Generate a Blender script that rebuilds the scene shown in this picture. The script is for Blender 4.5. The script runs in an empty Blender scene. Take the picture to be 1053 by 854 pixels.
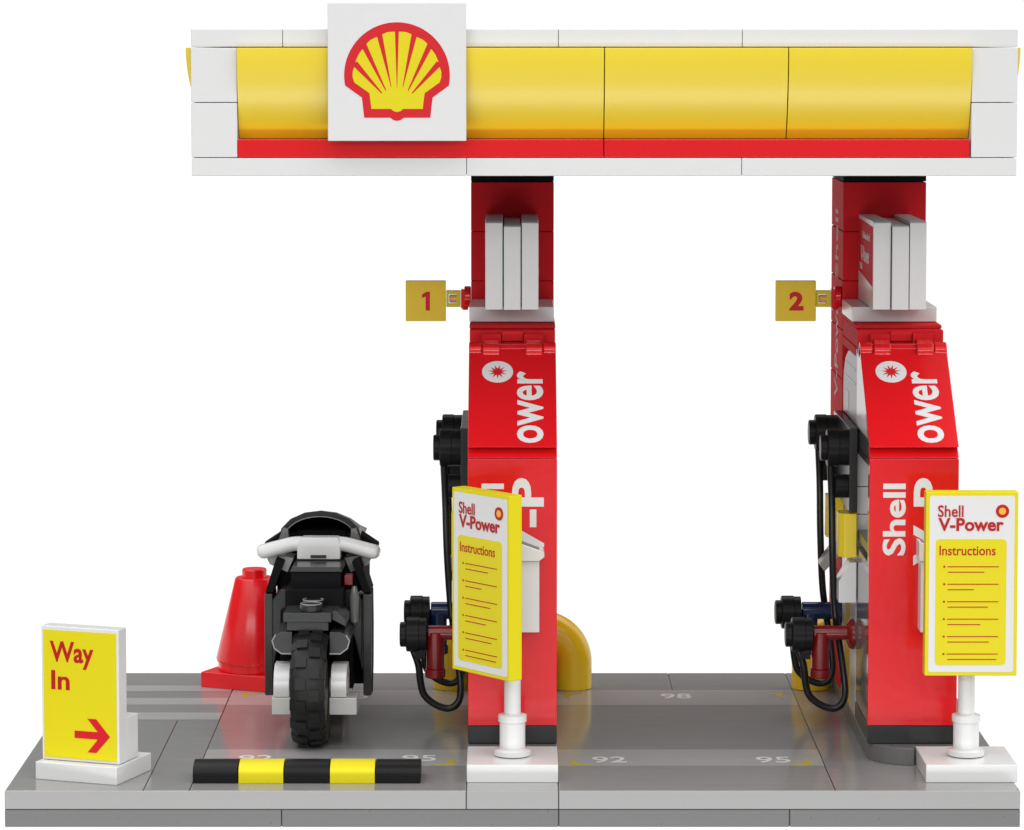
import bpy, bmesh, math, random
from mathutils import Vector, Matrix
random.seed(4)
R = math.radians
S = bpy.context.scene
COL = S.collection

# ------------------------------------------------------------------ materials
def plastic(name, col, rough=0.16, bump=0.02, spec=0.5, vary=0.03, scale=3.0, coat=0.0, metal=0.0, streak=None):
    m = bpy.data.materials.new(name); m.use_nodes = True
    nt = m.node_tree; N = nt.nodes; L = nt.links
    b = N['Principled BSDF']
    b.inputs['Metallic'].default_value = metal
    b.inputs['Specular IOR Level'].default_value = spec
    b.inputs['Coat Weight'].default_value = coat
    tc = N.new('ShaderNodeTexCoord')
    nz = N.new('ShaderNodeTexNoise'); nz.inputs['Scale'].default_value = scale; nz.inputs['Detail'].default_value = 5
    if streak:
        mp = N.new('ShaderNodeMapping'); mp.inputs['Scale'].default_value = streak
        L.new(tc.outputs['Object'], mp.inputs['Vector']); L.new(mp.outputs['Vector'], nz.inputs['Vector'])
    else:
        L.new(tc.outputs['Object'], nz.inputs['Vector'])
    mx = N.new('ShaderNodeMix'); mx.data_type = 'RGBA'
    c = list(col) + [1.0]
    mx.inputs[6].default_value = [v * (1 - vary) for v in c[:3]] + [1]
    mx.inputs[7].default_value = [min(1, v * (1 + vary)) for v in c[:3]] + [1]
    L.new(nz.outputs['Fac'], mx.inputs[0]); L.new(mx.outputs[2], b.inputs['Base Color'])
    mr = N.new('ShaderNodeMapRange'); mr.inputs[3].default_value = rough * 0.92; mr.inputs[4].default_value = rough * 1.1
    L.new(nz.outputs['Fac'], mr.inputs[0]); L.new(mr.outputs[0], b.inputs['Roughness'])
    if bump:
        n2 = N.new('ShaderNodeTexNoise'); n2.inputs['Scale'].default_value = 1.3; n2.inputs['Detail'].default_value = 2
        L.new(tc.outputs['Object'], n2.inputs['Vector'])
        bp = N.new('ShaderNodeBump'); bp.inputs['Strength'].default_value = bump; bp.inputs['Distance'].default_value = 0.4
        L.new(n2.outputs['Fac'], bp.inputs['Height']); L.new(bp.outputs['Normal'], b.inputs['Normal'])
    return m

M = dict(
    white=plastic('white_plastic', (.675, .675, .672), .22, vary=.012),
    light=plastic('light_grey_plastic', (.31, .31, .307), .25, bump=0, vary=.015),
    mid=plastic('mid_grey_plastic', (.125, .125, .124), .28, bump=0, vary=.015),
    tile=plastic('dark_grey_floor', (.243, .238, .235), .14, spec=.85, bump=.015, vary=.10, scale=1.0, streak=(.25, 3.0, 1)),
    tile_side=plastic('grey_floor', (.245, .243, .241), .14, spec=.85, bump=.015, vary=.10, scale=1.0, streak=(.25, 3.0, 1)),
    band=plastic('pale_floor_band', (.36, .354, .351), .15, spec=.85, bump=.015, vary=.06, scale=1.0, streak=(.25, 3.0, 1)),
    band_side=plastic('pale_floor_stripe', (.38, .38, .375), .15, spec=.85, bump=.015, vary=.05, scale=1.0, streak=(.25, 3.0, 1)),
    red=plastic('red_plastic', (.66, .0075, .012), .14),
    conered=plastic('cone_red_plastic', (.80, .009, .014), .20),
    deepred=plastic('column_red_plastic', (.62, .020, .026), .6, spec=.03),
    flatred=plastic('matt_print_red', (.60, .012, .02), .6, bump=0, spec=.04),
    flatwhite=plastic('matt_print_white', (.62, .60, .58), .6, bump=0, spec=.04),
    dimwhite=plastic('shade_dimmed_print', (.62, .57, .56), .6, bump=0, spec=.0),  # white column print, its colour dimmed to stand in for shade
    yellow=plastic('yellow_plastic', (.79, .60, .010), .30, spec=.85, bump=.006, vary=.01),
    hoop=plastic('amber_plastic', (.92, .64, .018), .14),
    black=plastic('black_plastic', (.010, .010, .011), .25, spec=.28),
    matt=plastic('matt_black_plastic', (.011, .011, .012), .6, spec=.02),
    char=plastic('charcoal_plastic', (.026, .027, .028), .22, spec=.35),
    iron=plastic('iron_grey_plastic', (.040, .041, .042), .22, spec=.35),
    rubber=plastic('rubber', (.008, .008, .008), .45, spec=.3, bump=.05, scale=9),
    blue=plastic('navy_plastic', (.004, .016, .075), .2),
    maroon=plastic('dark_red_plastic', (.19, .008, .010), .22),
    hand=plastic('handle_black_plastic', (.010, .010, .011), .35, spec=.12),
    hgrey=plastic('display_grey_plastic', (.27, .27, .265), .3, spec=.2),
    steel=plastic('grey_gloss_plastic', (.16, .165, .16), .12),
    silver=plastic('silver_plastic', (.55, .55, .55), .3, metal=.2),
    pyel=plastic('print_yellow', (.68, .585, .006), .4, bump=0, spec=.25, vary=.01),
    pwhite=plastic('print_white', (.67, .665, .66), .4, bump=0, spec=.3, vary=.01),
    pred=plastic('print_red', (.58, .010, .018), .4, bump=0, spec=.25, vary=.01),
    pdred=plastic('print_dark_red', (.42, .012, .010), .4, bump=0, spec=.2, vary=.01),
    amber=plastic('amber_clip', (.75, .38, .16), .2, vary=.1),
    signy=plastic('sign_yellow', (.84, .60, .035), .35, spec=.3, vary=.01),
    pora=plastic('print_orange', (.85, .40, .03), .3, bump=0),
    pgrey=plastic('print_grey', (.22, .22, .21), .3, bump=0),
    brown=plastic('brown_plastic', (.10, .045, .018), .3),
    lines=plastic('road_paint_white', (.62, .62, .61), .35, bump=0, vary=.12, scale=6),
    yline=plastic('road_paint_yellow', (.42, .35, .045), .35, bump=0, vary=.1, scale=6),
)
g = bpy.data.materials.new('smoked_plastic'); g.use_nodes = True
gb = g.node_tree.nodes['Principled BSDF']
gb.inputs['Base Color'].default_value = (.02, .02, .022, 1); gb.inputs['Roughness'].default_value = .08
gn = g.node_tree.nodes.new('ShaderNodeTexNoise'); gr = g.node_tree.nodes.new('ShaderNodeMapRange')
gr.inputs[3].default_value = .3; gr.inputs[4].default_value = .38
gb.inputs['Specular IOR Level'].default_value = .15
g.node_tree.links.new(gn.outputs['Fac'], gr.inputs[0]); g.node_tree.links.new(gr.outputs[0], gb.inputs['Roughness'])
gb.inputs['Transmission Weight'].default_value = .25
M['smoke'] = g

# ------------------------------------------------------------------ mesh helpers
class MB:
    def __init__(s): s.bm = bmesh.new()
    def box(s, x0, x1, y0, y1, z0, z1, g=0.0):
        x0 += g; x1 -= g; y0 += g; y1 -= g; z0 += g; z1 -= g
        v = [s.bm.verts.new(p) for p in ((x0,y0,z0),(x1,y0,z0),(x1,y1,z0),(x0,y1,z0),(x0,y0,z1),(x1,y0,z1),(x1,y1,z1),(x0,y1,z1))]
        for f in ((0,3,2,1),(4,5,6,7),(0,1,5,4),(1,2,6,5),(2,3,7,6),(3,0,4,7)): s.bm.faces.new([v[i] for i in f])
        return s
    def prism(s, poly, axis, a, b):
        """poly: 2D points; axis 'x' -> (y,z) swept in x; 'y' -> (x,z); 'z' -> (x,y)"""
        def P(p, t): return {'x': (t, p[0], p[1]), 'y': (p[0], t, p[1]), 'z': (p[0], p[1], t)}[axis]
        A = [s.bm.verts.new(P(p, a)) for p in poly]; B = [s.bm.verts.new(P(p, b)) for p in poly]
        n = len(poly); fs = [s.bm.faces.new(A), s.bm.faces.new(B)]
        for i in range(n): fs.append(s.bm.faces.new([A[i], A[(i+1) % n], B[(i+1) % n], B[i]]))
        bmesh.ops.recalc_face_normals(s.bm, faces=fs); return s
    def lathe(s, prof, c, axis='z', n=40):
        """prof: (r, t) pairs along axis from c"""
        def P(r, t, a):
            u, w = r*math.cos(a), r*math.sin(a)
            return {'z': (c[0]+u, c[1]+w, c[2]+t), 'x': (c[0]+t, c[1]+u, c[2]+w), 'y': (c[0]+u, c[1]+t, c[2]+w)}[axis]
        rings = [[s.bm.verts.new(P(r, t, 2*math.pi*i/n)) for i in range(n)] for r, t in prof]
        fs = []
        for A, B in zip(rings, rings[1:]):
            for i in range(n): fs.append(s.bm.faces.new([A[i], A[(i+1) % n], B[(i+1) % n], B[i]]))
        fs.append(s.bm.faces.new(rings[0])); fs.append(s.bm.faces.new(rings[-1]))
        bmesh.ops.recalc_face_normals(s.bm, faces=fs); return s
    def cyl(s, c, r, h, axis='z', n=32, ch=.04):
        return s.lathe([(r-ch, 0), (r, ch), (r, h-ch), (r-ch, h)], c, axis, n)
    def tube(s, pts, r, n=16, caps=True):
        pts = [Vector(p) for p in pts]; rings = []; up = None
        for i, p in enumerate(pts):
            d = (pts[min(i+1, len(pts)-1)] - pts[max(i-1, 0)]).normalized()
            if up is None: up = d.orthogonal().normalized()
            up = (up - d*up.dot(d)).normalized(); w = d.cross(up)
            rr = r[i] if isinstance(r, (list, tuple)) else r
            rings.append([s.bm.verts.new(p + rr*(math.cos(2*math.pi*k/n)*up + math.sin(2*math.pi*k/n)*w)) for k in range(n)])
        fs = []
        for A, B in zip(rings, rings[1:]):
            for i in range(n): fs.append(s.bm.faces.new([A[i], A[(i+1) % n], B[(i+1) % n], B[i]]))
        fs.append(s.bm.faces.new(rings[0])); fs.append(s.bm.faces.new(rings[-1]))
        bmesh.ops.recalc_face_normals(s.bm, faces=fs); return s
    def build(s, name, mat, parent=None, bevel=.035, smooth=True, label=None, local=False, seg=2):
        me = bpy.data.meshes.new(name)
        if parent is not None and not local:
            o = WP[parent.name]; bmesh.ops.translate(s.bm, vec=-o, verts=s.bm.verts)
        s.bm.to_mesh(me); s.bm.free()
        ob = bpy.data.objects.new(name, me); COL.objects.link(ob)
        me.materials.append(M[mat] if isinstance(mat, str) else mat)
        if parent is not None: ob.parent = parent; WP[ob.name] = WP[parent.name].copy()
        else: WP[ob.name] = Vector((0, 0, 0))
        if bevel:
            bv = ob.modifiers.new('bevel', 'BEVEL'); bv.width = bevel; bv.segments = seg
            bv.limit_method = 'ANGLE'; bv.angle_limit = R(35); bv.harden_normals = True
        if smooth:
            me.shade_smooth() if hasattr(me, 'shade_smooth') else None
            sharp_by_angle(me, 33)
        if label: ob['label'] = label
        return ob
WP = {}
def sharp_by_angle(me, deg):
    bm = bmesh.new(); bm.from_mesh(me); lim = R(deg)
    for e in bm.edges:
        e.smooth = not (len(e.link_faces) != 2 or e.calc_face_angle(9) > lim)
    for f in bm.faces: f.smooth = True
    bm.to_mesh(me); bm.free()
def spline(pts, n=8):
    P = [Vector(p) for p in pts]; P = [2*P[0]-P[1]] + P + [2*P[-1]-P[-2]]; out = []
    for i in range(1, len(P)-2):
        a, b, c, d = P[i-1:i+3]
        for k in range(n):
            t = k/n; out.append(.5*((2*b)+(c-a)*t+(2*a-5*b+4*c-d)*t*t+(3*b-a-3*c+d)*t**3))
    return out + [P[-2]]
def thing(name, label, cat, loc=(0,0,0), rz=0, group=None):
    o = bpy.data.objects.new(name, None); o.empty_display_size = .5; COL.objects.link(o)
    o.location = loc; o.rotation_euler = (0, 0, rz); o['label'] = label; o['category'] = cat
    if group: o['group'] = group
    WP[o.name] = Vector(loc); return o
def struct(ob): ob['kind'] = 'structure'; return ob
def kids(o): return [c for c in bpy.data.objects if c.parent == o]
def copy_tree(o, parent=None):
    c = o.copy(); COL.objects.link(c)
    if parent is not None: c.parent = parent
    for ch in kids(o): copy_tree(ch, c)
    return c

# flat shapes laid on a surface: frame = (origin, U, V); N = U x V
class Flat:
    def __init__(s, o, u, v):
        s.o = Vector(o); s.u = Vector(u).normalized(); s.v = Vector(v).normalized(); s.n = s.u.cross(s.v)
    def p(s, a, b, h=0): return s.o + s.u*a + s.v*b + s.n*h
def flat_poly(name, mat, parent, fr, polys, h=.012, local=False, lift=0, t=None):
    mb = MB()
    for poly in polys:
        A = [mb.bm.verts.new(fr.p(a, b, lift)) for a, b in poly]; B = [mb.bm.verts.new(fr.p(a, b, lift+h)) for a, b in poly]
        n = len(poly); fs = [mb.bm.faces.new(A), mb.bm.faces.new(B)]
        for i in range(n): fs.append(mb.bm.faces.new([A[i], A[(i+1) % n], B[(i+1) % n], B[i]]))
        bmesh.ops.recalc_face_normals(mb.bm, faces=fs)
    return mb.build(name, mat, parent, bevel=0, smooth=False, local=local)
def glyphs(text, bold):
    cu = bpy.data.curves.new('t', 'FONT'); cu.body = text; cu.size = 1; cu.extrude = .5; cu.offset = bold; cu.resolution_u = 4
    ob = bpy.data.objects.new('t', cu); COL.objects.link(ob)
    dg = bpy.context.evaluated_depsgraph_get(); me = bpy.data.meshes.new_from_object(ob.evaluated_get(dg))
    bpy.data.objects.remove(ob); bpy.data.curves.remove(cu); return me
def lettering(items, mat, parent, fr, h=.012, lift=0, local=False, name='lettering'):
    """items: (text, a0, a1, b0, b1, bold): glyphs fitted to that rectangle of the frame"""
    if len(items) > 1:
        return [lettering([i_], mat, parent, fr, h, lift, local, name) for i_ in items]
    bm = bmesh.new()
    for text, a0, a1, b0, b1, bold in items:
        me = glyphs(text, bold)
        xs = [v.co.x for v in me.vertices]; ys = [v.co.y for v in me.vertices]
        x0, x1, y0, y1 = min(xs), max(xs), min(ys), max(ys)
        for v in me.vertices:
            a = a0+(v.co.x-x0)/(x1-x0)*(a1-a0); b = b0+(v.co.y-y0)/(y1-y0)*(b1-b0)
            v.co = fr.p(a, b, lift + (h if v.co.z > 0 else 0))
        bm.from_mesh(me); bpy.data.meshes.remove(me)
    mb = MB(); mb.bm.free(); mb.bm = bm
    return mb.build(name, mat, parent, bevel=0, smooth=False, local=local)
def rect(a0, a1, b0, b1): return [(a0,b0),(a1,b0),(a1,b1),(a0,b1)]
def rrect(a0, a1, b0, b1, r, n=6):
    out = []
    for cx, cy, s in ((a1-r,b0+r,-90),(a1-r,b1-r,0),(a0+r,b1-r,90),(a0+r,b0+r,180)):
        for k in range(n+1):
            t = R(s+90*k/n); out.append((cx+r*math.cos(t), cy+r*math.sin(t)))
    return out
def disc(a, b, ra, rb, n=36): return [(a+ra*math.cos(2*math.pi*i/n), b+rb*math.sin(2*math.pi*i/n)) for i in range(n)]
def star(a, b, ro, ri, k=11):
    return [(a+(ro if i % 2 == 0 else ri)*math.cos(math.pi*i/k+.3), b+(ro if i % 2 == 0 else ri)*math.sin(math.pi*i/k+.3)) for i in range(2*k)]

# ------------------------------------------------------------------ the base plate
G_ = .018
b = MB()
for x0, x1 in ((-22, -10), (-10, 2), (2, 12), (12, 22)): b.box(x0+G_, x1-G_, 0, 28, -1.58, -.83)
struct(b.build('ground', 'mid', bevel=.03))
b = MB(); b.box(-21.97, 21.97, .03, 27.97, -1.55, -.03); struct(b.build('ground_joint', 'black', bevel=0))
def slab(name, mat, cells):
    b = MB()
    for x0, x1, y0, y1 in cells: b.box(x0+G_, x1-G_, y0+(.004 if y0 == .14 else G_ if y0 > 0 else 0), y1-G_, -.8, 0)
    return struct(b.build(name, mat, bevel=.03))
# light grey edge plates with darker floor tiles set flush on them
slab('edge_paving', 'light', [(-22, -2, 0, .14), (-2, 2, 0, 5.7), (2, 22, 0, .14)])
slab('side_paving', 'tile_side', [(-22, -16, .14, 15.7), (-16, -14, .14, 15.7), (-22, -14, 15.7, 28), (14, 22, .14, 28)])
slab('forecourt_paving', 'tile', [(-14, -2, .14, 23.25), (2, 14, .14, 23.25), (-14, -8, 23.25, 28), (-8, 2, 23.25, 28), (2, 8, 23.25, 28), (8, 14, 23.25, 28), (-2, 2, 5.7, 23.25)])
def marking(name, mat, polys, z=.004, h=.003):
    return struct(flat_poly(name, mat, None, Flat((0,0,z),(1,0,0),(0,1,0)), polys, h=h))
marking('front_marking', 'band', [rect(-13.97,-2.03,5.22,8.78), rect(2.03,13.97,5.22,8.78)])
marking('back_marking', 'band', [rect(-13.97,-2.03,19.4,23.2), rect(2.03,13.97,19.4,23.2)])
marking('side_marking', 'band_side', [rect(-21.9,-14.03,23,24.5), rect(-21.9,-14.03,19.5,21.2), rect(-21.9,-14.03,15.72,17.5)])
fl = Flat((0,0,.009),(1,0,0),(0,1,0)); it = []
for ox in (0, -16):
    dy = .35 if ox else 0
    it += [('92', ox+3.6, ox+5.15, 5.9+dy, 7.15+dy, .01), ('95', ox+11.0, ox+12.55, 5.9+dy, 7.15+dy, .01), ('98', ox+7.35, ox+8.85, 21.05, 22.3, .01)]
for o in lettering(it, 'lines', None, fl, h=.003, name='number_marking'): struct(o)
tri = []
for ox in (0, -16):
    for x_, sx in ((2.55, 1), (13.45, -1)):
        for y_, sy in ((5.35, 1), (22.5, -1)):
            tri.append([(ox+x_, y_), (ox+x_+sx*.95, y_), (ox+x_+sx*.93, y_+sy*.12), (ox+x_+sx*.45, y_+sy*.34), (ox+x_+sx*.24, y_+sy*1.25), (ox+x_+sx*.10, y_+sy*1.3)])
marking('corner_marking', 'yline', tri, z=.009)

# islands
def island(cx, left_only):
    x0, x1 = cx-1.98, cx+1.98; poly = []
    if left_only:
        poly = [(x0, 27.4)] + [(cx-1.98*math.cos(R(t)), 7.2-1.95*math.sin(R(t))) for t in range(0, 91, 9)] + [(cx, 5.72), (x1, 5.72), (x1, 27.4)]
    else: poly = [(x0, 27.4), (x0, 5.72), (x1, 5.72), (x1, 27.4)]
    b = MB(); b.prism(poly, 'z', .0, .78); return struct(b.build('island_kerb', 'mid'))
island(0, False); island(18, True)

# ------------------------------------------------------------------ canopy
YC = 3.2; ZB = 26.5
can = thing('canopy', 'long white canopy with yellow curved fascia over both pumps', 'canopy', (4, 15.2, ZB))
b = MB(); q = .010
def ring(xs, z0, z1):
    for x0, x1 in xs: b.box(x0+q, x1-q, YC, YC+2, z0, z1); b.box(x0+q, x1-q, 25.2, 27.2, z0, z1)
    for x0, x1 in ((-14, -12), (20, 22)): b.box(x0, x1, YC+2.03, 25.17, z0, z1)
ring(((-14,-10),(-10,2),(2,10),(10,22)), ZB+5.62, ZB+6.4)
ring(((-14,-2),(-2,10),(10,22)), ZB, ZB+.78)
for x0 in (-14, 20):
    for y0 in (YC, 25.2):
        for z0 in (0, 1): b.box(x0, x0+2, y0, y0+2, ZB+.8+2.4*z0+.01, ZB+.8+2.4*(z0+1)-.02)
b.build('frame', 'white', can)
b = MB(); b.box(-11.9, 19.9, 5.3, 25.1, ZB+.1, ZB+.7); b.build('ceiling_panel', 'mid', can)
b = MB(); b.box(-11.95, 19.95, YC+1.93, 5.28, ZB+.82, ZB+5.6); b.build('light_block', 'iron', can)  # added unseen dark box, stops light coming through the panel seams
b = MB(); b.box(-11.9, 19.9, 5.3, 25.1, ZB+5.5, ZB+6.2); b.build('roof_panel', 'white', can)
# fascia section (depth into the canopy, z), bulging outwards at the top
prof = [(-.30+ .0, ZB+5.58)] + [(-.30+1.22*(1-math.cos(R(38*k/18)))/(1-math.cos(R(38))), ZB+5.58-3.97*math.sin(R(38*k/18))/math.sin(R(38))) for k in range(1, 19)]
prof += [(1.9, ZB+1.6), (1.9, ZB+5.58)]
for x0 in (-12, -4, 4, 12):
    b = MB(); b.prism([(YC+d, z) for d, z in prof], 'x', x0+.02, x0+7.98); b.build('curved_panel', 'yellow', can, bevel=.02)
for sx, xe in ((1, -14.0), (-1, 22.0)):
    for y0, y1 in ((5.3, 15.1), (15.2, 25.1)):
        b = MB(); b.prism([(xe+sx*(d-.12), z) for d, z in prof], 'y', y0, y1); b.build('curved_panel', 'yellow', can, bevel=.02)
b = MB()
for x0, x1 in ((-11.98, 4), (4, 19.98)): b.box(x0, x1-.03, YC+.02, YC+1.8, ZB+.81, ZB+1.597)
b.build('red_trim', 'red', can)
lb = MB(); lb.box(-8, -2, YC-.8, YC-.42, ZB+1.55, ZB+7.53); lb.box(-6.5, -3.5, YC-.42, YC+.4, ZB+2.4, ZB+5.3)
lb = lb.build('logo_board', 'white', can, bevel=.03)
# emblem traced in board units: px = (u-427)/882*6.. centre of board at (427, 405) of a 784-px board
sc = 6/784.0
def e(u, v): return ((u-427)*sc, (405-v)*sc)
fr = Flat((-5, YC-.8, ZB+1.55+2.99), (1,0,0), (0,0,1))
def shell(cx, cy, rx, ry, a0, a1, tail):
    pts = [(cx+rx*math.cos(R(a)), cy-ry*math.sin(R(a))) for a in [a0+(a1-a0)*k/40 for k in range(41)]]
    return [e(*p) for p in pts+tail]
half_out = [(722,488),(628,550),(615,664),(466,664),(446,678),(427,682),(408,678),(388,664),(241,664),(228,550),(132,488)]
rim = flat_poly('emblem_rim', 'pred', lb, fr, [shell(427, 425, 299, 300, -11, 191, half_out[::-1][1:-1])])
# yellow fan with scalloped top, then the red gaps between its ribs
halfr = [(438,178),(478,180),(512,194),(522,220),(540,208),(575,224),(603,250),(606,284),(622,277),(645,308),(661,345),(652,375),(668,375),(678,405),(678,435),(668,465),(583,525),(572,614),(462,614),(444,628)]
fan = [e(*p) for p in halfr] + [e(427,632)] + [e(854-p[0], p[1]) for p in halfr[::-1]]
flat_poly('emblem_fan', 'pyel', lb, fr, [fan], lift=.012, h=.008)
gaps = [[(416,170),(438,170),(428,495),(426,495)]]
for q_ in ([(511,186),(541,199),(461,490),(458,490)], [(601,243),(625,268),(492,512),(488,508)], [(654,343),(670,376),(514,528),(510,524)]):
    gaps.append(q_); gaps.append([(854-a, c) for a, c in q_][::-1])
flat_poly('emblem_ribs', 'pred', lb, fr, [[e(*p) for p in gp] for gp in gaps], lift=.020, h=.006)

# ------------------------------------------------------------------ columns
def column():
    t = thing('support_column', 'red brick column holding up the canopy behind pump 1', 'column', (0, 22.4, .78), group='red columns under the canopy')
    b = MB(); z = .8
    levels = [.8+2.4*i-.0 for i in range(0, 11)]
    tops = [25.58-2.4*i for i in range(0, 10)] + [.8]
    for a, c in zip(tops[1:], tops): b.box(-2, 2, 19.4, 25.4, a+.02, c-.02)
    b.box(-1.9, 1.9, 19.5, 25.3, .8, 25.5)
    b.build('shaft', 'deepred', t)
    b = MB(); b.box(-2, 2, 19.4, 25.4, 25.6, 26.08); b.box(-1.8,1.8,19.6,25.2,26.08,26.5); b.build('cap', 'matt', t)
    fr = Flat((-2.0, 22.4, 14.6), (0,0,1), (0,1,0)); fr.n = Vector((-1,0,0))   # left face, reading upwards
    lettering([('Shell', 6.1, 9.5, -.5, .8, .01), ('V-Power', .2, 5.6, -.8, .9, .01)], 'dimwhite', t, fr)
    return t
c1 = column()
c2 = copy_tree(c1); c2.location.x += 18; c2['label'] = 'red brick column holding up the canopy behind pump 2'

# ------------------------------------------------------------------ pump
def nozzle(t, dy, mat, r):
    y = 12.3+dy
    b = MB(); b.cyl((-3.95, y, 4.8), r, 1.9, 'x'); b.lathe([(.35,0),(.62,.1),(.72,.22),(.72,.36)], (-2.4, y, 4.75), 'x')
    b.cyl((-3.6, y, 3.1), .42, 1.75); b.cyl((-3.6, y, 2.69), .48, .42)
    n = b.build('nozzle', mat, t, bevel=0)
    b = MB(); b.lathe([(.5,-1.24),(.58,-1.20),(.58,-.96),(.74,-.94),(.8,-.9),(.8,-.35),(.76,-.32),(.76,0),(.5,.02)], (-4.02, y, 4.72), 'x')
    b.box(-4.55, -4.1, y-.3, y+.3, 3.6, 4.2)
    b.build('handle', 'hand', n, bevel=0)
def reel(t, dy):
    y = 12.3+dy
    b = MB(); b.lathe([(.55,-1.28),(.6,-1.24),(.6,-1.0),(.82,-.98),(.87,-.94),(.87,-.45),(.84,-.42),(.84,0)], (-2.4, y, 13.5), 'x')
    b.cyl((-3.0, y, 11.7), .55, .62, 'x'); b.build('hose_reel', 'hand', t, bevel=0)
def hose(t, dy):
    y = 12.3+dy
    pts = [(-3.2,y,12.8),(-3.12,y,11),(-3.05,y+.3,8.5),(-2.9,y+.75,6),(-2.72,y+.8,4.6),(-2.5,y+.5,3),(-2.42,y+.2,2.0),(-2.58,y,1.45),(-3.0,y,1.22),(-3.6,y,1.4),(-4.12,y,1.85),(-4.3,y,2.5),(-4.4,y,3.3),(-4.72,y,4.2)]
    b = MB(); b.tube(spline(pts, 6), .17, 12); b.build('hose', 'black', t, bevel=0)
def pump():
    t = thing('fuel_pump', 'red fuel pump under the canopy beside the number 1 sign', 'fuel pump', (0, 6.2, .79), group='red fuel pumps')
    b = MB(); b.box(-2, 2, 6.22, 12.1, .8, 1.6); b.build('plinth', 'char', t)
    b = MB(); b.box(-2, 2, 6.2, 6.9, 1.62, 13.72); fp = b.build('front_panel', 'red', t)
    b = MB(); b.box(-1.97, 1.97, 6.92, 12.0, 1.62, 8.9); b.build('lower_cabinet', 'steel', t)
    b = MB(); b.box(-1.94, 1.94, 6.95, 12.0, 9.25, 9.7); b.box(-1.0, 1.0, 6.95, 12.0, 8.9, 9.25); b.build('shelf', 'iron', t)
    b = MB()
    for z0, z1 in ((9.75, 13.3),): b.box(-1.1, 1.1, 6.92, 12.06, z0+.02, z1)
    b.build('core_panel', 'white', t)
    b = MB(); b.box(-1.99, 1.99, 6.92, 12.4, 13.3, 13.62); b.build('sill', 'black', t)
    b = MB(); b.box(-1.96, 1.96, 6.92, 12.8, 13.62, 14.48); b.build('band', 'iron', t)
    b = MB(); b.box(-1.97, 1.97, 12.1, 14.85, .8, 8.0); b.box(-1.97, 1.97, 12.1, 14.85, 8.02, 10.38); b.box(-1.97, 1.97, 12.1, 14.85, 10.41, 11.68); b.box(-1.97, 1.97, 12.1, 14.85, 11.71, 13.6); b.build('rear_cabinet', 'white', t)
    b = MB(); b.box(-1.98, 1.98, 14.88, 17.3, .8, 14.0); b.build('rear_panel', 'hoop', t)
    b = MB(); b.box(-1.96, 1.96, 17.33, 19.36, .8, 14.2); b.build('rear_post', 'white', t)
    # display housing
    b = MB(); arc = [(12.6,14.5),(19.2,14.5),(19.3,15.6),(19.0,16.5),(18.2,17.2),(17.0,17.6),(15.0,17.9),(12.6,18.1)]
    b.prism(arc, 'x', -1.96, 1.96); dh = b.build('display_housing', 'hgrey', t)
    frd = Flat((-1.96, 19.0, 14.6), (0,-1,0), (0,0,1)); frd.n = Vector((-1,0,0))
    flat_poly('display', 'pgrey', dh, frd, [rect(1.0,5.6,2.35,2.45), rect(.8,5.6,1.7,1.8), rect(.8,2.6,.25,1.1)])
    b = MB(); b.prism([(7.3,14.5),(12.55,14.5),(12.55,17.95),(11.3,17.7)], 'x', -1.97, 1.97); b.build('cheek_panel', 'white', t)
    # sloping hood with lip and hinge
    b = MB(); b.prism([(6.25,14.22),(6.75,14.22),(11.25,17.75),(11.25,18.25),(11.0,18.25)], 'x', -2, 2); hd = b.build('hood', 'red', t)
    b = MB(); b.prism([(6.2,13.74),(6.9,13.74),(6.9,14.2),(6.74,14.2)], 'x', -2, 2); b.build('lip', 'red', t)
    b = MB(); b.cyl((-2, 11.3, 18.1), .36, 4.0, 'x')
    for x0 in (-1.37, .6):
        b.cyl((x0, 11.1, 18.1), .44, .78, 'x'); b.box(x0, x0+.78, 10.72, 11.0, 17.55, 18.1); b.box(x0+.05, x0+.73, 11.2, 12.4, 18.2, 18.62)
    for x0 in (-2.0, 1.42): b.cyl((x0, 11.15, 18.15), .38, .58, 'x')
    b.build('hinge', 'red', t, bevel=.02)
    b = MB(); b.box(-1.98, 1.98, 12.1, 19.36, 18.15, 19.0); b.box(-2, 2, 12.9, 19.36, 19.01, 19.17); b.box(-.5, .5, 11.9, 12.2, 18.5, 18.98)
    b.box(-1.45, -.52, 11.75, 12.2, 18.3, 18.85); b.box(.52, 1.45, 11.75, 12.2, 18.3, 18.85)
    b.box(-2, 2, 13.2, 19.3, 17.7, 18.13); b.build('hood_block', 'deepred', t)
    b = MB(); b.box(-2.03, 1.95, 14.4, 19.36, 19.2, 19.9); b.build('top_plate', 'white', t)
    for i, (x0, x1, y0, z1) in enumerate(((-1.26,-.45,12.45,24.02),(-.4,.38,12.3,23.85),(.43,1.21,12.45,24.02))):
        b = MB(); b.prism([(y0,19.92),(19.3,19.92),(19.3,z1),(y0+.12,z1),(y0,z1-.07)], 'x', x0, x1); pp = b.build('price_panel', 'white', t)
        if i != 1:
            s = -1 if i == 0 else 1; xf = x0 if i == 0 else x1
            if s < 0: f2 = Flat((xf, 19.2, 20), (0,-1,0), (0,0,1))
            else: f2 = Flat((xf, 12.6, 20), (0,1,0), (0,0,1))
            f2.n = Vector((s,0,0))
            flat_poly('red_print', 'flatred', pp, f2, [[(.1,1.35),(6.55,.95),(6.55,3.75),(.1,3.85)]])
            lettering([('V-Power', 1.2, 5.0, 1.9, 2.65, .02), ('Unleaded', 1.9, 5.3, 3.0, 3.35, .01), ('98', .7, 1.9, 1.45, 1.8, .01)], 'flatwhite', pp, f2, lift=.012)
    # side fittings
    b = MB(); b.box(-2.4, -2.02, 11.4, 19.3, 10.6, 14.5); b.build('hose_bracket', 'char', t)
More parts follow.
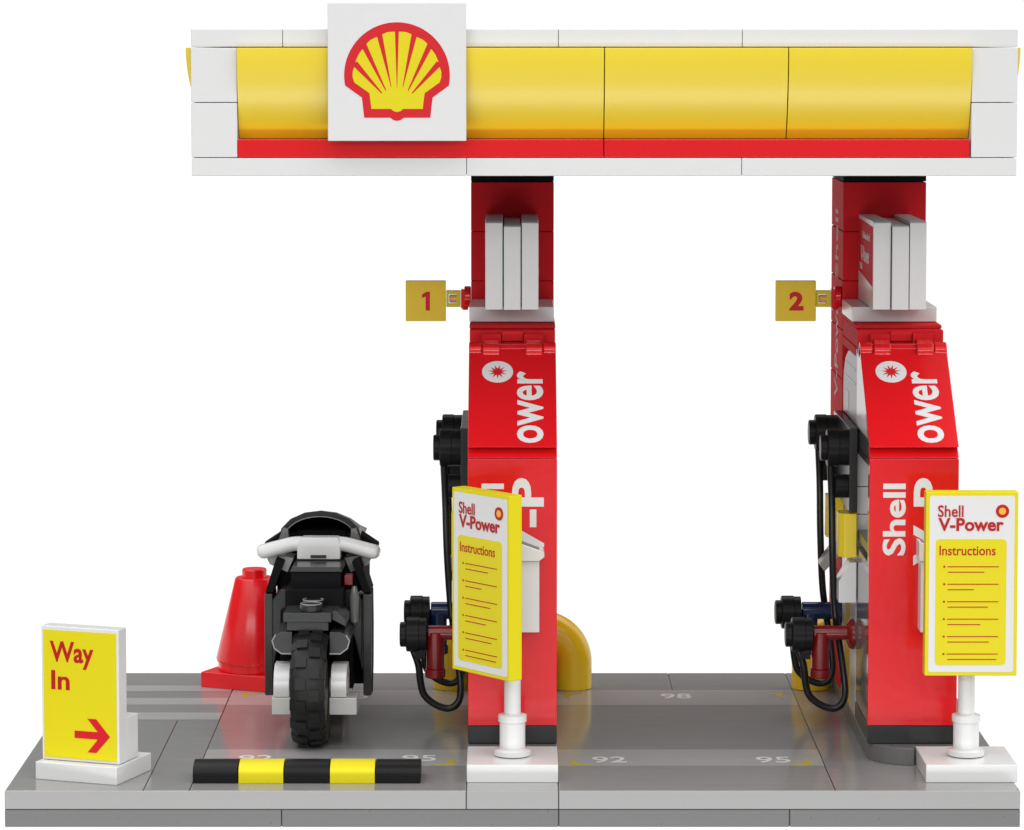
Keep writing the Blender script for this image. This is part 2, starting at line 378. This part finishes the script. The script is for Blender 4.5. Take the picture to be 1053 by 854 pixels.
    for dy, mt, r in ((0, 'maroon', .34), (6.3, 'blue', .42)):
        reel(t, dy); hose(t, dy); nozzle(t, dy, mt, r)
        y = 11.55+dy
        b = MB(); b.prism([(-2.02,y),(-2.6,y),(-2.84,y+.3),(-2.84,y+1.2),(-2.02,y+1.2)], 'z', 8.45, 10.5); b.build('nozzle_holder', 'yellow', t)
    b = MB(); b.prism([(-2.0,8.2),(-2.3,8.2),(-2.82,7.3),(-2.82,6.3),(-2.0,6.3)], 'y', 11.7, 13.2); b.build('drip_guard', 'white', t)
    b = MB(); b.prism([(-2.0,8.5),(-2.3,8.5),(-3.2,7.2),(-2.95,6.85),(-2.0,7.9)], 'y', 17.6, 18.8); b.build('spout', 'light', t)
    # printing on the front
    frt = Flat((0, 6.2, 0), (0,0,1), (-1,0,0)); frt.n = Vector((0,-1,0))
    # u runs up, v runs to the left: text reads upwards
    lettering([('Shell', 9.35, 12.6, .37, 1.4, .025), ('V-P', 8.9, 12.85, -1.42, .02, .03)], 'pwhite', fp, frt)
    a = Vector((0, 11.0-6.25, 18.25-14.22)).normalized()
    frh = Flat((0, 6.25, 14.22), a, (-1,0,0)); frh.n = Vector((0,-a.z,a.y)); L = math.hypot(4.75, 4.03)
    lettering([('ower', .28, 4.75, -1.4, -.2, .018)], 'pwhite', hd, frh)
    flat_poly('emblem_disc', 'pwhite', hd, frh, [disc(4.72, .68, .68, .71)])
    flat_poly('emblem_star', 'pred', hd, frh, [star(4.72, .68, .44, .19)], lift=.012, h=.008)
    return t
p1 = pump()
p2 = copy_tree(p1); p2.location.x += 18; p2['label'] = 'red fuel pump under the canopy beside the number 2 sign'

# bins hanging on the pump fronts
def waste_box():
    t = thing('towel_box', 'white box mounted on the front of the pump beside number 1', 'dispenser', (.72, 6.2, 6.1), group='white boxes on the pump fronts')
    b = MB(); b.box(.2, 1.2, 5.1, 6.17, 6.05, 9.25); b.build('box_body', 'white', t)
    b = MB(); b.prism([(.1,9.27),(1.18,9.27),(1.42,9.45),(1.42,9.68),(.1,10.15)], 'y', 4.95, 6.17); b.build('box_lid', 'white', t)
    b = MB(); b.prism([(.25,9.97),(1.2,9.64),(1.2,9.77),(.25,10.12)], 'y', 5.2, 5.9); b.build('slot', 'iron', t, bevel=0)
    return t
w1 = waste_box(); w2 = copy_tree(w1); w2.location.x += 18; w2['label'] = 'white box on the front of the pump beside number 2, behind its instruction board'

# number signs
def number_sign(n, dx, label):
    t = thing('number_sign', label, 'sign', (-3.3+dx, 20.2, 19.3), group='yellow pump number signs')
    lab = MB(); lab.box(-5.19, -3.24, 20.0, 20.38, 18.77, 20.74)
    lab.bm.transform(Matrix.Translation((dx,0,0))); pl = lab.build('plate', 'signy', t, bevel=.03)
    fr = Flat((-4.2+dx, 20.0, 19.75), (1,0,0), (0,0,1))
    w = .18 if n == '1' else .34
    if n == '1': flat_poly('numeral', 'pred', pl, fr, [[(-.02,-.46),(.19,-.46),(.19,.46),(.02,.46),(-.2,.33),(-.2,.16),(-.02,.22)]])
    else: lettering([(n, -w, w+(.02), -.46, .46, .05)], 'pred', pl, fr, name='numeral')
    b = MB(); b.box(-3.22, -2.52, 20.02, 20.4, 20.08, 20.26); b.box(-3.22, -2.52, 20.02, 20.4, 19.46, 19.62); b.box(-3.22, -3.1, 20.02, 20.4, 19.6, 20.1); b.box(-2.72, -2.52, 20.02, 20.4, 19.6, 20.1)
    b.bm.transform(Matrix.Translation((dx,0,0))); am = b.build('arm', 'pyel', t, bevel=.02)
    b = MB(); b.cyl((-3.08, 20.25, 19.85), .2, .4, 'x', 20); b.bm.transform(Matrix.Translation((dx,0,0))); b.build('pin', 'amber', am, bevel=0)
    b = MB(); b.box(-2.5, -2.32, 19.9, 20.5, 19.4, 20.32); b.cyl((-2.34, 20.2, 19.95), .52, .32, 'x', 24); b.cyl((-2.45, 20.2, 19.6), .3, .3, 'x', 24)
    b.bm.transform(Matrix.Translation((dx,0,0))); b.build('socket', 'red', t, bevel=.02)
number_sign('1', 0, 'square yellow sign with a red 1 on the left column')
number_sign('2', 18, 'square yellow sign with a red 2 on the right column')

# ------------------------------------------------------------------ hoop guards
def hoop():
    t = thing('hoop_guard', 'yellow curved guard rail at the foot of the left column', 'guard rail', (0, 24.0, 0), group='yellow curved guards by the columns')
    for s in (-1, 1):
        pts = [(3*s, 24.0, 0.02), (3*s, 24.0, .6), (3*s, 24.0, 1.3)] + [(s*(1.4+1.6*math.cos(R(a))), 24.0, 1.3+1.6*math.sin(R(a))) for a in range(5, 91, 5)] + [(.6*s, 24.0, 2.9)]
        b = MB(); b.tube(pts, .99, 32)
        bmesh.ops.bisect_plane(b.bm, geom=b.bm.verts[:]+b.bm.edges[:]+b.bm.faces[:], plane_co=(2.03*s,0,0), plane_no=(-s,0,0), clear_outer=True)
        ed = [e_ for e_ in b.bm.edges if len(e_.link_faces) == 1]
        bmesh.ops.holes_fill(b.bm, edges=ed, sides=0)
        b.build('bend', 'hoop', t, bevel=0)
    return t
h1 = hoop(); h2 = copy_tree(h1); h2.location.x += 18; h2['label'] = 'yellow curved guard rail at the foot of the right column'

# ------------------------------------------------------------------ instruction boards
def board(loc, rot, off, label):
    t = thing('instruction_board', label, 'sign', loc, 0, group='yellow instruction boards')
    b = MB(); b.box(-2, 2, -2, 2, 0, .79); b.build('base_plate', 'white', t, local=True)
    b = MB(); b.lathe([(.7,.8),(.82,.85),(.82,1.05),(.57,1.12),(.57,2.3),(.63,2.34),(.63,2.62),(.5,2.66)], (0,0,0)); b.build('collar', 'white', t, bevel=0, local=True)
    b = MB(); b.cyl((0,0,2.6), .37, 5.2); pole = b.build('pole', 'white', t, bevel=0, local=True)
    ca, sa = math.cos(rot), math.sin(rot); u = Vector((ca, sa, 0)); n = Vector((sa, -ca, 0))   # n: facing direction
    c = n*off
    def P(a, k, z): return c + u*a + n*k + Vector((0,0,z))
    def slabm(a0, a1, k0, k1, z0, z1, name, mat, par, bev=.03):
        b = MB(); b.box(a0, a1, k0, k1, z0, z1)
        for v in b.bm.verts: v.co = P(v.co.x, v.co.y, v.co.z)
        bmesh.ops.recalc_face_normals(b.bm, faces=b.bm.faces)
        return b.build(name, mat, par, bevel=bev, local=True)
    br = slabm(-.4, .4, -off+.2, -.7, 6.2, 7.4, 'bracket', 'white', t)
    pn = slabm(-2.02, 2.02, -.7, 0, 4.6, 12.72, 'panel', 'pyel', t)
    fr = Flat(P(0, 0, 4.6), u, (0,0,1))
    flat_poly('face', 'pwhite', pn, fr, [rrect(-1.86, 1.86, .17, 7.95, .1)], local=True)
    flat_poly('yellow_panel', 'pyel', pn, fr, [rrect(-1.58, 1.52, .48, 6.05, .18)], local=True, lift=.012)
    lettering([('Shell', -1.5, -.38, 7.02, 7.54, .014), ('V-Power', -1.48, 1.38, 6.40, 6.98, .028), ('Instructions', -1.42, 1.04, 5.33, 5.76, .010)], 'pdred', pn, fr, local=True, lift=.024)
    flat_poly('emblem_ring', 'pdred', pn, fr, [disc(1.32, 7.28, .29, .29)], local=True, lift=.024)
    flat_poly('emblem_centre', 'pora', pn, fr, [disc(1.32, 7.28, .155, .155)], local=True, lift=.036, h=.006)
    ln = []
    for i, w2 in enumerate((.55, .1, .72, .4, .78, 1.12)):
        z = 4.83-.772*i; ln += [disc(-1.2, z, .05, .05, 10), rect(-1.06, 1.18, z-.02, z+.02), rect(-1.04, w2-(.0), z-.26, z-.22)]
    flat_poly('text_lines', 'pdred', pn, fr, ln, local=True, lift=.024)
    return t
board((0, 3.7, .0), R(-51), 1.8, 'yellow instruction board turned sideways before the left pump')
board((20.1, 3.7, .0), R(0), 1.3, 'yellow instruction board facing front before the right pump')

# ------------------------------------------------------------------ way in sign
t = thing('entrance_sign', 'yellow Way In sign with a red arrow on a white base', 'sign', (-18.53, 3.4, 0), R(-20))
b = MB(); b.box(-1.98, 1.98, -1.72, 1.73, .0, .78); b.build('base_plate', 'white', t, local=True)
b = MB(); b.box(-1.9, 1.86, -1.2, -.41, .8, 6.75); pn = b.build('panel', 'white', t, local=True)
b = MB(); b.box(-1.3, 1.84, -.39, .72, .8, 2.75); b.build('bracket', 'white', t, local=True)
fr = Flat((-.02, -1.2, .8), (1,0,0), (0,0,1))
flat_poly('yellow_face', 'pyel', pn, fr, [rect(-1.78, 1.78, .12, 5.78)], local=True)
lettering([('Way', -1.46, .68, 4.1, 5.3, .024), ('In', -1.4, -.5, 3.15, 4.0, .024)], 'pdred', pn, fr, local=True, lift=.012)
ar = [(-.28,1.05),(-.28,1.38),(.85,1.38),(.35,1.95),(.78,1.95),(1.45,1.2),(.78,.45),(.35,.45),(.85,1.05)]
flat_poly('arrow', 'pred', pn, fr, [ar], local=True, lift=.012)

# ------------------------------------------------------------------ wheel stop
t = thing('speed_bump', 'low black and yellow striped bump at the front edge of the floor', 'speed bump', (-9, 2.5, 0))
pr = [(1.52, .0), (1.52, .45)] + [(2.5-.98*math.cos(R(a)), .45+.40*math.sin(R(a))) for a in range(12, 169, 12)] + [(3.48, .45), (3.48, .0)]
for i in range(5):
    b = MB(); b.prism(pr, 'x', -14+2*i+.02, -12+2*i-.02)
    b.build('segment', 'pyel' if i % 2 else 'hand', t, bevel=.02, label='yellow segment' if i % 2 else 'black segment')

# ------------------------------------------------------------------ traffic cone
t = thing('traffic_cone', 'red traffic cone on a square base left of the motorcycle', 'traffic cone', (-13.0, 25.1, 0), R(-24))
b = MB(); b.box(-2, 2, -2, 2, .004, .78); b.build('base_plate', 'conered', t, local=True)
b = MB(); b.lathe([(1.84,.8),(1.84,1.2),(1.92,1.22),(1.94,1.35),(.98,5.36),(.92,5.42),(.1,5.42)], (0,0,0), n=64)
b.lathe([(.62,5.4),(.62,5.8),(.58,5.86),(.05,5.86)], (0,0,0), n=40); b.build('cone_body', 'conered', t, bevel=0, local=True)

# ------------------------------------------------------------------ motorcycle, seen from behind
t = thing('motorcycle', 'black toy motorcycle seen from behind, with white handlebars', 'motorcycle', (-9.27, 10.0, 0), R(-1.2))
def at(b, name, mat, par=t, **k):
    for v in b.bm.verts:
        if v.co.z > 5 and name not in ('wheel', 'rim'): v.co.z = 5+(v.co.z-5)*.86
    return b.build(name, mat, par, local=True, **k)
# local: x across, y forward, z up; origin below the rear axle
RW = 2.62
def wheel(y, par):
    b = MB(); WS_ = .92; prof = [(1.5,-.7),(2.2,-.86),(2.42,-.84),(2.56,-.62),(RW-.03,-.3),(RW,0),(RW-.03,.3),(2.56,.62),(2.42,.84),(2.2,.86),(1.5,.7)]
    n = 96; rings = []
    for r_, tx in prof:
        rings.append([b.bm.verts.new((tx*WS_, y+r_*math.cos(2*math.pi*i/n), RW+r_*math.sin(2*math.pi*i/n))) for i in range(n)])
    for A, B in zip(rings, rings[1:]):
        for i in range(n): b.bm.faces.new([A[i], A[(i+1) % n], B[(i+1) % n], B[i]])
    for i in range(n): b.bm.faces.new([rings[-1][i], rings[-1][(i+1) % n], rings[0][(i+1) % n], rings[0][i]])
    bmesh.ops.recalc_face_normals(b.bm, faces=b.bm.faces)
    # tread: raised blocks in two staggered rows with cross ribs
    K = 16
    for k in range(K):
        for sx, ph in ((-1, 0), (1, .5)):
            th0 = 2*math.pi*(k+ph+.12)/K; th1 = 2*math.pi*(k+ph+.62)/K
            for (u0, u1, h) in ((.07, .60, .13), (.66, .88, .07)):
                vs = []
                for hh in (-.12, h):
                    for uu in (u0, u1):
                        rad = RW-.02-.10*(uu/.86)**2*(1 if uu < .65 else 2.0)+hh
                        for th in (th0, th1): vs.append(b.bm.verts.new((sx*uu*WS_, y+rad*math.cos(th), RW+rad*math.sin(th))))
                i = vs
                fs = [b.bm.faces.new([i[a] for a in f]) for f in ((0,1,3,2),(4,5,7,6),(0,1,5,4),(2,3,7,6),(0,2,6,4),(1,3,7,5))]
                bmesh.ops.recalc_face_normals(b.bm, faces=fs)
    w = at(b, 'wheel', 'rubber', par, bevel=0)
    b = MB(); b.cyl((-.66, y, RW), 1.52, 1.32, 'x', 40); at(b, 'rim', 'silver', w, bevel=0)
wheel(0, t); wheel(11.0, t)
# rear hubs
for s in (-1, 1):
    b = MB(); x0, x1 = (.95, 1.68)
    b.prism([(-.85,2.35),(-.85,3.0),(-.55,3.5),(-.1,3.75),(.7,3.75),(1.2,3.3),(1.2,2.35)], 'x', s*x0, s*x1)
    b.box(min(s*.9, s*(1.75 if s < 0 else 2.15)), max(s*.9, s*(1.75 if s < 0 else 2.15)), -.9, .9, 1.55, 2.33)
    b.cyl((min(s*.86, s*1.72), 0, 2.75), .42, .86, 'x', 24)
    at(b, 'axle_hub', 'silver', bevel=.05)
# swing arms and underbody
b = MB()
for s in (-1, 1): b.box(min(s*1.0, s*1.5), max(s*1.0, s*1.5), .9, 6.5, 3.3, 4.2)
b.box(-1.7, 1.7, 3.2, 9.5, 2.0, 5.8); b.box(-1.35, 1.35, 1.8, 8.5, 5.3, 7.2)
b.box(-1.9, 1.9, 5.2, 8.6, 5.0, 8.4); b.box(-2.1, 2.1, 6.0, 8.2, 1.7, 7.6); at(b, 'frame', 'matt')
# tail boxes, one each side of the tyre (octagonal, pale edge)
for s in (-1, 1):
    b = MB(); o8 = [(.86,4.25),(1.35,4.25),(1.68,4.5),(1.78,4.85),(1.62,5.15),(1.35,5.3),(.86,5.3)]
    b.prism([(s*a, z) for a, z in o8], 'y', -.2, 3.2); ex = at(b, 'exhaust_box', 'iron', bevel=.03)
    mid = [(.86,4.25),(1.35,4.25),(1.68,4.5),(1.78,4.85),(1.62,5.15)]
    b = MB(); b.tube([(s*a*1.0, -.2, z) for a, z in mid], .035, 8); at(b, 'edge_trim', 'light', ex, bevel=0)
# tail seat block, studs, rear plate
b = MB(); b.box(-1.25, .95, -.3, 2.4, 5.85, 6.35); b.box(-1.1, .8, -.1, 2.2, 5.35, 5.85); b.prism([(.95,5.9),(1.6,5.5),(1.6,5.9),(1.2,6.35),(.95,6.35)], 'y', .2, 2.6); at(b, 'tail_plate', 'iron')
b = MB()
for yy in (.35, 1.5): b.cyl((-.02, yy, 6.35), .52, .38, 'z', 28, .05)
st = at(b, 'stud', 'char', bevel=0)
b = MB()
for yy in (.35, 1.5): b.tube([(-.02+.47*math.cos(R(a)), yy+.47*math.sin(R(a)), 6.74) for a in range(0, 361, 12)], .03, 6)
at(b, 'stud_glint', 'light', st, bevel=0)  # pale rings imitate the gloss on the stud rims
b = MB(); b.box(-1.12, 1.2, 2.5, 5.5, 6.0, 8.05); at(b, 'seat_block', 'matt')
b = MB(); b.prism([(-1.2,8.07),(1.28,8.07),(1.2,8.35),(-1.05,8.35)], 'y', 2.4, 5.4)
at(b, 'seat', 'iron'); b = MB(); b.cyl((.05, 3.9, 8.33), .42, .035, 'z', 28, .01); at(b, 'seat_hole', 'black', bevel=0)
# side fairings: angled black shells with a lighter rear edge face
for s in (-1, 1):
    b = MB(); xo = s*2.5; xi = s*2.15
    prof_f = [(4.2,1.5),(5.6,1.35),(6.3,2.6),(6.5,4.6),(6.2,6.58),(4.3,6.58)]
    b.prism(prof_f, 'x', xi, xo); fa = at(b, 'fairing', 'matt', bevel=.06)
    b = MB(); b.prism([(s*2.52,6.55),(s*2.14,6.55),(s*2.14,1.5),(s*2.52,1.5)], 'y', 4.02, 4.18); at(b, 'fairing_edge', 'iron', fa)
    b = MB(); b.prism([(s*2.5,6.6),(s*2.12,6.6),(s*1.6,8.3),(s*1.98,8.5)], 'y', 4.2, 6.4); at(b, 'fairing_shoulder', 'matt')
    b = MB(); b.prism([(s*2.1,2.8),(s*2.1,6.3),(s*1.7,6.9),(s*1.3,6.9),(s*1.3,5.4),(s*1.75,4.3)], 'y', 3.6, 6.5); at(b, 'side_cowl', 'char', bevel=.06)
b = MB(); b.box(1.32, 1.72, 3.0, 3.6, 7.25, 7.8); at(b, 'tail_light', 'maroon')
b = MB(); b.lathe([(.02,5.0),(.2,5.2),(.24,6.6),(.1,7.15)], (1.78,3.3,0), n=20); at(b, 'highlight_streak', 'steel', bevel=0)  # chrome-like highlight streak, modelled as a solid grey spindle
# handlebar: white centre with two round swept arms
hb = MB(); hb.prism([(-1.0,8.4),(-1.0,9.35),(-.75,9.62),(.95,9.62),(1.05,9.35),(1.05,8.4)], 'y', 4.4, 5.2)
hbo = at(hb, 'handlebar', 'white', bevel=.06)
for s in (-1, 1):
    b = MB(); p = spline([(s*.7,4.8,9.22),(s*1.2,4.8,9.2),(s*1.9,4.7,9.02),(s*2.66,4.6,8.80)], 5)
    rr = [.40]*len(p); p += [(s*2.80,4.58,8.77),(s*2.90,4.57,8.75)]; rr += [.34,.18]
    b.tube(p, rr, 24); at(b, 'grip', 'white', hbo, bevel=0)
b = MB(); b.box(-.36, .38, 4.34, 4.41, 8.5, 8.66); at(b, 'slot', 'iron', hbo, bevel=0)
for s in (-1, 1):
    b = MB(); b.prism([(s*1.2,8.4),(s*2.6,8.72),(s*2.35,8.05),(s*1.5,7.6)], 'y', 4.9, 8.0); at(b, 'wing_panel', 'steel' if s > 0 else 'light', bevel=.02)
    b = MB(); b.prism([(s*1.45,9.3),(s*1.95,9.3),(s*1.75,10.0),(s*1.5,9.95)], 'y', 5.3, 5.7); at(b, 'mirror_bracket', 'mid', bevel=.02)
    b = MB(); b.prism([(s*1.6,9.4),(s*2.75,8.85),(s*2.72,8.98),(s*1.9,9.62)], 'y', 5.9, 7.0); at(b, 'screen_wing', 'matt', bevel=.01)
# front body mass and smoked windscreen
b = MB(); b.prism([(-2.1,3.0),(2.1,3.0),(2.1,8.0),(1.6,9.2),(-1.6,9.2),(-2.1,8.0)], 'y', 8.2, 10.0); at(b, 'nose', 'matt', bevel=.1)
b = MB(); angs = [180, 157, 135, 112, 90, 68, 45, 23, 0]
outer = [[(2.0*math.cos(R(a)), yy, 9.3+hh*math.sin(R(a))*k) for a in angs] for yy, hh, k in ((5.6,1.62,1),(6.6,1.55,.95),(8.2,1.2,.7),(9.6,.5,.4))]
rings = [[b.bm.verts.new(p) for p in row] for row in outer]
for A, B in zip(rings, rings[1:]):
    for i in range(len(A)-1): b.bm.faces.new([A[i], A[i+1], B[i+1], B[i]])
ws = at(b, 'windscreen', 'smoke', bevel=0, smooth=False)
sol = ws.modifiers.new('thick', 'SOLIDIFY'); sol.thickness = .22; sol.offset = -1
b = MB(); p = spline([(1.72*math.cos(R(a)), 5.55, 9.3+1.3*math.sin(R(a))) for a in range(160, 19, -14)], 3); b.tube(p, .03, 8); at(b, 'screen_trim', 'steel', ws, bevel=0)
b = MB(); b.box(-1.2, 1.2, 6.5, 9.5, 8.6, 9.7); b.box(-1.4,1.4,6.2,8.5,7.2,8.7); b.box(-1.75, 1.75, 6.6, 8.0, 7.6, 9.55); at(b, 'dashboard', 'matt', bevel=.1)

# ------------------------------------------------------------------ light
w = bpy.data.worlds.new('World'); S.world = w; w.use_nodes = True
nt = w.node_tree; N = nt.nodes; L = nt.links
bg = N['Background']; tc = N.new('ShaderNodeTexCoord'); sp = N.new('ShaderNodeSeparateXYZ'); L.new(tc.outputs['Generated'], sp.inputs[0])
def mr(src, a, c, lo, hi, smooth=True):
    n = N.new('ShaderNodeMapRange'); n.interpolation_type = 'SMOOTHSTEP' if smooth else 'LINEAR'
    n.inputs[1].default_value = a; n.inputs[2].default_value = c; n.inputs[3].default_value = lo; n.inputs[4].default_value = hi
    L.new(src, n.inputs[0]); return n.outputs[0]
def op(k, a, c):
    n = N.new('ShaderNodeMath'); n.operation = k
    for i, v in enumerate((a, c)):
        if isinstance(v, (int, float)): n.inputs[i].default_value = v
        else: L.new(v, n.inputs[i])
    return n.outputs[0]
X, Y, Z = sp.outputs
low = mr(Z, .035, .10, 1.0, 0.0)                    # 1 below the horizon
deep = mr(Z, -.8, -.5, .3, 1.0)                     # dimmer well below it
top = mr(Z, .5, .85, 0.0, 1.0)                     # overhead
back = mr(Y, -.25, .25, 0, 1)
W_LOWBACK, W_LOWFRONT, W_UP, W_TOP, W_UPF, W_SIDE = 1.05, .32, .12, 2.6, .62, 1.3
lowv = op('MULTIPLY', op('ADD', op('MULTIPLY', back, W_LOWBACK-W_LOWFRONT), W_LOWFRONT), deep)
front = mr(Y, -.1, -.5, 0, 1); fz = mr(Z, .04, .14, 0, 1)
side = mr(X, .45, .8, 0, W_SIDE)
upf = op('ADD', op('MULTIPLY', fz, op('ADD', side, op('MULTIPLY', front, W_UPF))), W_UP)
upv = op('ADD', op('MULTIPLY', top, op('SUBTRACT', W_TOP, upf)), upf)
val = op('ADD', op('MULTIPLY', low, lowv), op('MULTIPLY', op('SUBTRACT', 1.0, low), upv))
L.new(val, bg.inputs['Strength']); bg.inputs['Color'].default_value = (1, 1, 1, 1)

def area(name, loc, target, sx, sy, power, col=(1,1,1)):
    l = bpy.data.lights.new(name, 'AREA'); l.shape = 'RECTANGLE'; l.size = sx; l.size_y = sy; l.energy = power; l.color = col
    o = bpy.data.objects.new(name, l); COL.objects.link(o); o.location = loc
    o.rotation_euler = (Vector(target)-Vector(loc)).to_track_quat('-Z', 'Y').to_euler()
    return o
area('key_softbox', (-26, -165, 74), (-6, 12, 8), 160, 36, 72000)
area('front_softbox', (-28, -165, -24), (-28, 6, -14), 130, 34, 8000)
area('floor_softbox', (4, -72, -23.5), (4, 3, 26), 140, 13, 31000)

# ------------------------------------------------------------------ camera
cam = bpy.data.cameras.new('camera'); co = bpy.data.objects.new('camera', cam); COL.objects.link(co)
co.location = (-.019, -147.745, 32.46); co.rotation_euler = (R(90-4.283), 0, 0)
cam.sensor_fit = 'HORIZONTAL'; cam.sensor_width = 36; cam.lens = 36*3558.058/1053
cam.shift_y = 120.179/1053*-1*-1*-1 if False else -( -120.179)/1053*-1
cam.clip_start = 1; cam.clip_end = 2000
S.camera = co
S.view_settings.view_transform = 'Standard'; S.view_settings.look = 'None'; S.view_settings.exposure = 0; S.view_settings.gamma = 1
S.cycles.max_bounces = 8
